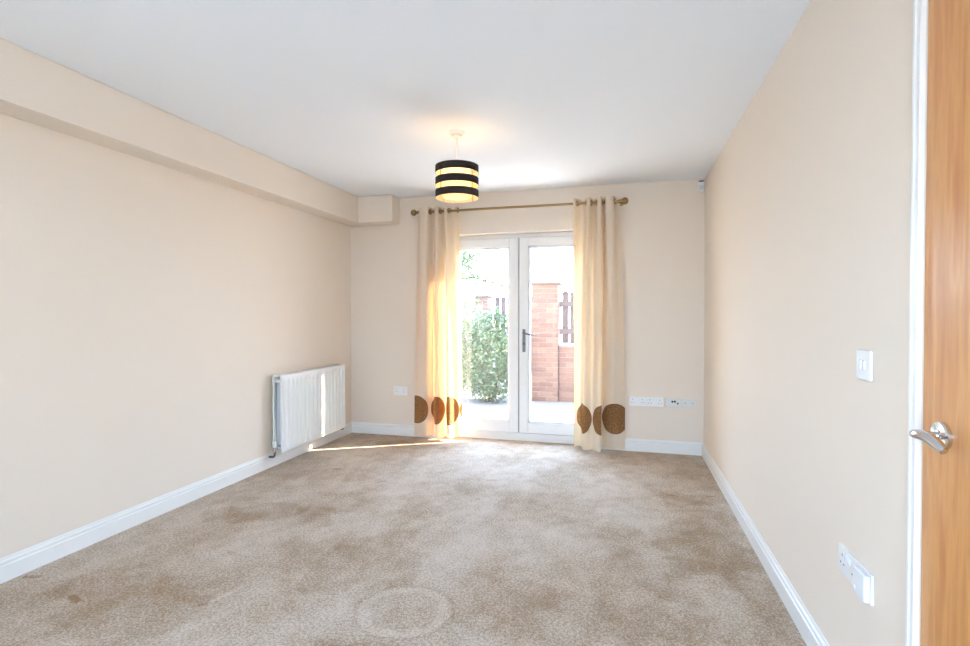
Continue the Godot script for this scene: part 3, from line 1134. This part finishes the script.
# ------------------------------------------------------------------ pendant lamp
func pendant() -> void:
	var p := thing("pendant_lamp", "pendant lamp with black banded drum shade and glowing gaps", "lamp", Vector3(-1.045, H, 1.62))
	var st := s_new()
	lathe(st, Vector3.ZERO, Vector3.DOWN, [Vector2(0.05, 0), Vector2(0.05, 0.008), Vector2(0.046, 0.014), Vector2(0.034, 0.017), Vector2(0.032, 0.03), Vector2(0.012, 0.036), Vector2(0, 0.036)], 32)
	obj("ceiling_rose", st, M.cord_white, p)
	st = s_new()
	lathe(st, Vector3(0, -0.036, 0), Vector3.DOWN, [Vector2(0.0035, 0), Vector2(0.0035, 0.19)], 10)
	obj("cord", st, M.cord_white, p)
	st = s_new()
	lathe(st, Vector3(0, -0.2, 0), Vector3.DOWN, [Vector2(0, 0), Vector2(0.01, 0), Vector2(0.018, 0.012), Vector2(0.02, 0.055), Vector2(0, 0.055)], 20)
	obj("bulb_holder", st, M.cord_white, p)
	var ty := -0.218
	var sh := Node3D.new()
	sh.name = "shade"
	p.add_child(sh, true)
	var y := ty
	for k in 3:
		st = s_new()
		lathe(st, Vector3(0, y, 0), Vector3.DOWN, [Vector2(0.140, 0), Vector2(0.140, 0.047)], 64)
		obj("black_band", st, M.shade_black, sh)
		st = s_new()
		lathe(st, Vector3(0, y, 0), Vector3.DOWN, [Vector2(0.1385, 0.047), Vector2(0.1385, 0)], 64)
		obj("band_lining", st, M.lining_plain if M.has("lining_plain") else mat("lining_plain", c8(246, 230, 200), 0.8), sh)
		y -= 0.047 + 0.0325
	# thin struts that hold the bands
	for k in 4:
		var t := TAU * (k + 0.35) / 4.0
		st = s_new()
		tube(st, [Vector3(0.136 * cos(t), ty, 0.136 * sin(t)), Vector3(0.136 * cos(t), ty - 0.206, 0.136 * sin(t))], [0.0018, 0.0018], 6, Vector3.FORWARD)
		obj("strut", st, M.brass_old, sh)
	# inner drum with a diffuser below
	st = s_new()
	lathe(st, Vector3(0, ty - 0.012, 0), Vector3.DOWN, [Vector2(0.093, 0), Vector2(0.093, 0.186), Vector2(0.0, 0.186)], 48)
	obj("inner_drum", st, M.shade_lining, sh)
	for k in 3:
		var t := TAU * (k + 0.2) / 3.0
		st = s_new()
		tube(st, [Vector3(0.018 * cos(t), ty - 0.02, 0.018 * sin(t)), Vector3(0.138 * cos(t), ty - 0.004, 0.138 * sin(t))], [0.0015, 0.0015], 6)
		obj("spider_wire", st, M.brass_old, sh)
	st = s_new()
	var pr := []
	for k in 13:
		var t := PI * k / 12.0
		pr.append(Vector2(0.03 * sin(t), -0.03 * cos(t)))
	lathe(st, Vector3(0, -0.29, 0), Vector3.DOWN, pr, 24)
	var glow := mat("bulb_glow", c8(255, 236, 200), 0.4)
	glow.emission_enabled = true
	glow.emission = c8(255, 214, 150)
	glow.emission_energy_multiplier = 3.0
	obj("bulb", st, glow, p)
	var om := OmniLight3D.new()
	om.name = "bulb_light"
	om.position = Vector3(-1.045, H - 0.29, 1.62)
	om.light_color = c8(255, 220, 168)
	om.light_energy = 0.04
	om.light_size = 0.03
	om.omni_range = 12.0
	om.omni_attenuation = 2.0
	om.shadow_enabled = true
	add_child(om)

# ------------------------------------------------------------------ sockets, switch, sensor
# plates are built facing +z round their centre, then turned
func plate(st: SurfaceTool, w: float, h: float, dep: float) -> void:
	box(st, Vector3(-w / 2, -h / 2, 0), Vector3(w / 2, h / 2, dep), 0.0035)

func double_socket(label: String, at: Vector3, turn: float) -> Node3D:
	var t := thing("double_socket", label, "socket", at, "double sockets")
	t.rotation.y = turn
	var st := s_new()
	plate(st, 0.146, 0.086, 0.0095)
	obj("plate", st, M.plate_white, t)
	for s in [-1, 1]:
		var cx: float = s * 0.042
		st = s_new()
		box(st, Vector3(cx - 0.002, 0.012, 0.0094), Vector3(cx + 0.002, 0.02, 0.0099))
		box(st, Vector3(cx - 0.0145, -0.012, 0.0094), Vector3(cx - 0.0080, -0.008, 0.0099))
		box(st, Vector3(cx + 0.0080, -0.012, 0.0094), Vector3(cx + 0.0145, -0.008, 0.0099))
		obj("pin_holes", st, M.pin_hole, t)
		st = s_new()
		box(st, Vector3(s * 0.013 - 0.006, 0.008, 0.009), Vector3(s * 0.013 + 0.006, 0.03, 0.0135), 0.002)
		obj("rocker", st, M.plate_rocker, t)
	for x in [-0.06, 0.06]:
		st = s_new()
		lathe(st, Vector3(x * 0.0 + (0.066 if x > 0 else -0.066), 0.0, 0.0094), Vector3.BACK, [Vector2(0.003, 0), Vector2(0.0026, 0.0006), Vector2(0, 0.0006)], 12)
		obj("screw_cap", st, M.plate_rocker, t)
	return t

func wall_plates() -> void:
	double_socket("white double socket on the door wall between radiator and curtain", Vector3(-2.181, 0.455, 0), 0)
	double_socket("white double socket nearest the right curtain", Vector3(0.122, 0.45, 0), 0)
	double_socket("white double socket between its twin and the aerial plate", Vector3(0.269, 0.45, 0), 0)
	# aerial plate
	var t := thing("aerial_plate", "white aerial plate with dark round connectors, right of two sockets", "socket", Vector3(0.424, 0.45, 0))
	var st := s_new()
	plate(st, 0.124, 0.075, 0.009)
	obj("plate", st, M.plate_grey, t)
	for k in [[-0.008, 0.008, 0.009], [0.012, 0.010, 0.009], [0.036, -0.006, 0.007]]:
		st = s_new()
		lathe(st, Vector3(k[0], k[1], 0.008), Vector3.BACK, [Vector2(k[2], 0), Vector2(k[2], 0.003), Vector2(k[2] * 0.7, 0.004), Vector2(0, 0.003)], 18)
		obj("connector", st, M.pin_hole, t)
	t = thing("telephone_plate", "pale blank plate with two screws, nearest the right corner", "socket", Vector3(0.553, 0.45, 0))
	st = s_new()
	plate(st, 0.104, 0.075, 0.009)
	obj("plate", st, M.plate_grey, t)
	for x in [-0.03, 0.03]:
		st = s_new()
		lathe(st, Vector3(x, 0, 0.008), Vector3.BACK, [Vector2(0.0045, 0), Vector2(0.004, 0.002), Vector2(0, 0.002)], 14)
		obj("screw_head", st, M.brushed_steel, t)

	double_socket("white double socket low on the right wall by the door", Vector3(XR, 0.453, 3.0), -PI / 2)
	# plug-in unit beside it
	t = thing("plug_in_unit", "white rounded plug-in unit beside the socket near the door", "adaptor", Vector3(XR, 0.455, 3.112))
	t.rotation.y = -PI / 2
	st = s_new()
	plate(st, 0.076, 0.086, 0.009)
	obj("back_plate", st, M.plate_white, t)
	st = s_new()
	box(st, Vector3(-0.036, -0.04, 0.008), Vector3(0.036, 0.038, 0.026), 0.009)
	obj("body", st, M.plate_rocker, t)
	st = s_new()
	lathe(st, Vector3(-0.02, -0.022, 0.0255), Vector3.BACK, [Vector2(0.007, 0), Vector2(0.006, 0.0015), Vector2(0, 0.0015)], 18)
	obj("button", st, M.plate_white, t)

	t = thing("light_switch", "white two-gang light switch on the right wall", "light switch", Vector3(XR, 1.076, 3.085))
	t.rotation.y = -PI / 2
	st = s_new()
	plate(st, 0.086, 0.086, 0.0095)
	obj("plate", st, M.plate_white, t)
	for x in [-0.011, 0.011]:
		st = s_new()
		box(st, Vector3(x - 0.0075, -0.012, 0.008), Vector3(x + 0.0075, 0.014, 0.0145), 0.003)
		obj("rocker", st, M.plate_rocker, t)

	# corner motion sensor under the ceiling
	t = thing("motion_sensor", "small white motion sensor high in the right corner", "sensor", Vector3(0.638, 2.33, 0.0))
	st = s_new()
	box(st, Vector3(-0.026, -0.045, 0), Vector3(0.026, 0.048, 0.035), 0.008)
	obj("housing", st, M.plate_white, t)
	st = s_new()
	box(st, Vector3(-0.017, -0.03, 0.03), Vector3(0.017, 0.006, 0.042), 0.008)
	obj("lens", st, M.plate_grey, t)
	st = s_new()
	box(st, Vector3(-0.02, 0.036, 0.008), Vector3(0.02, 0.046, 0.037), 0.002)
	obj("top_bracket", st, M.pin_hole, t)
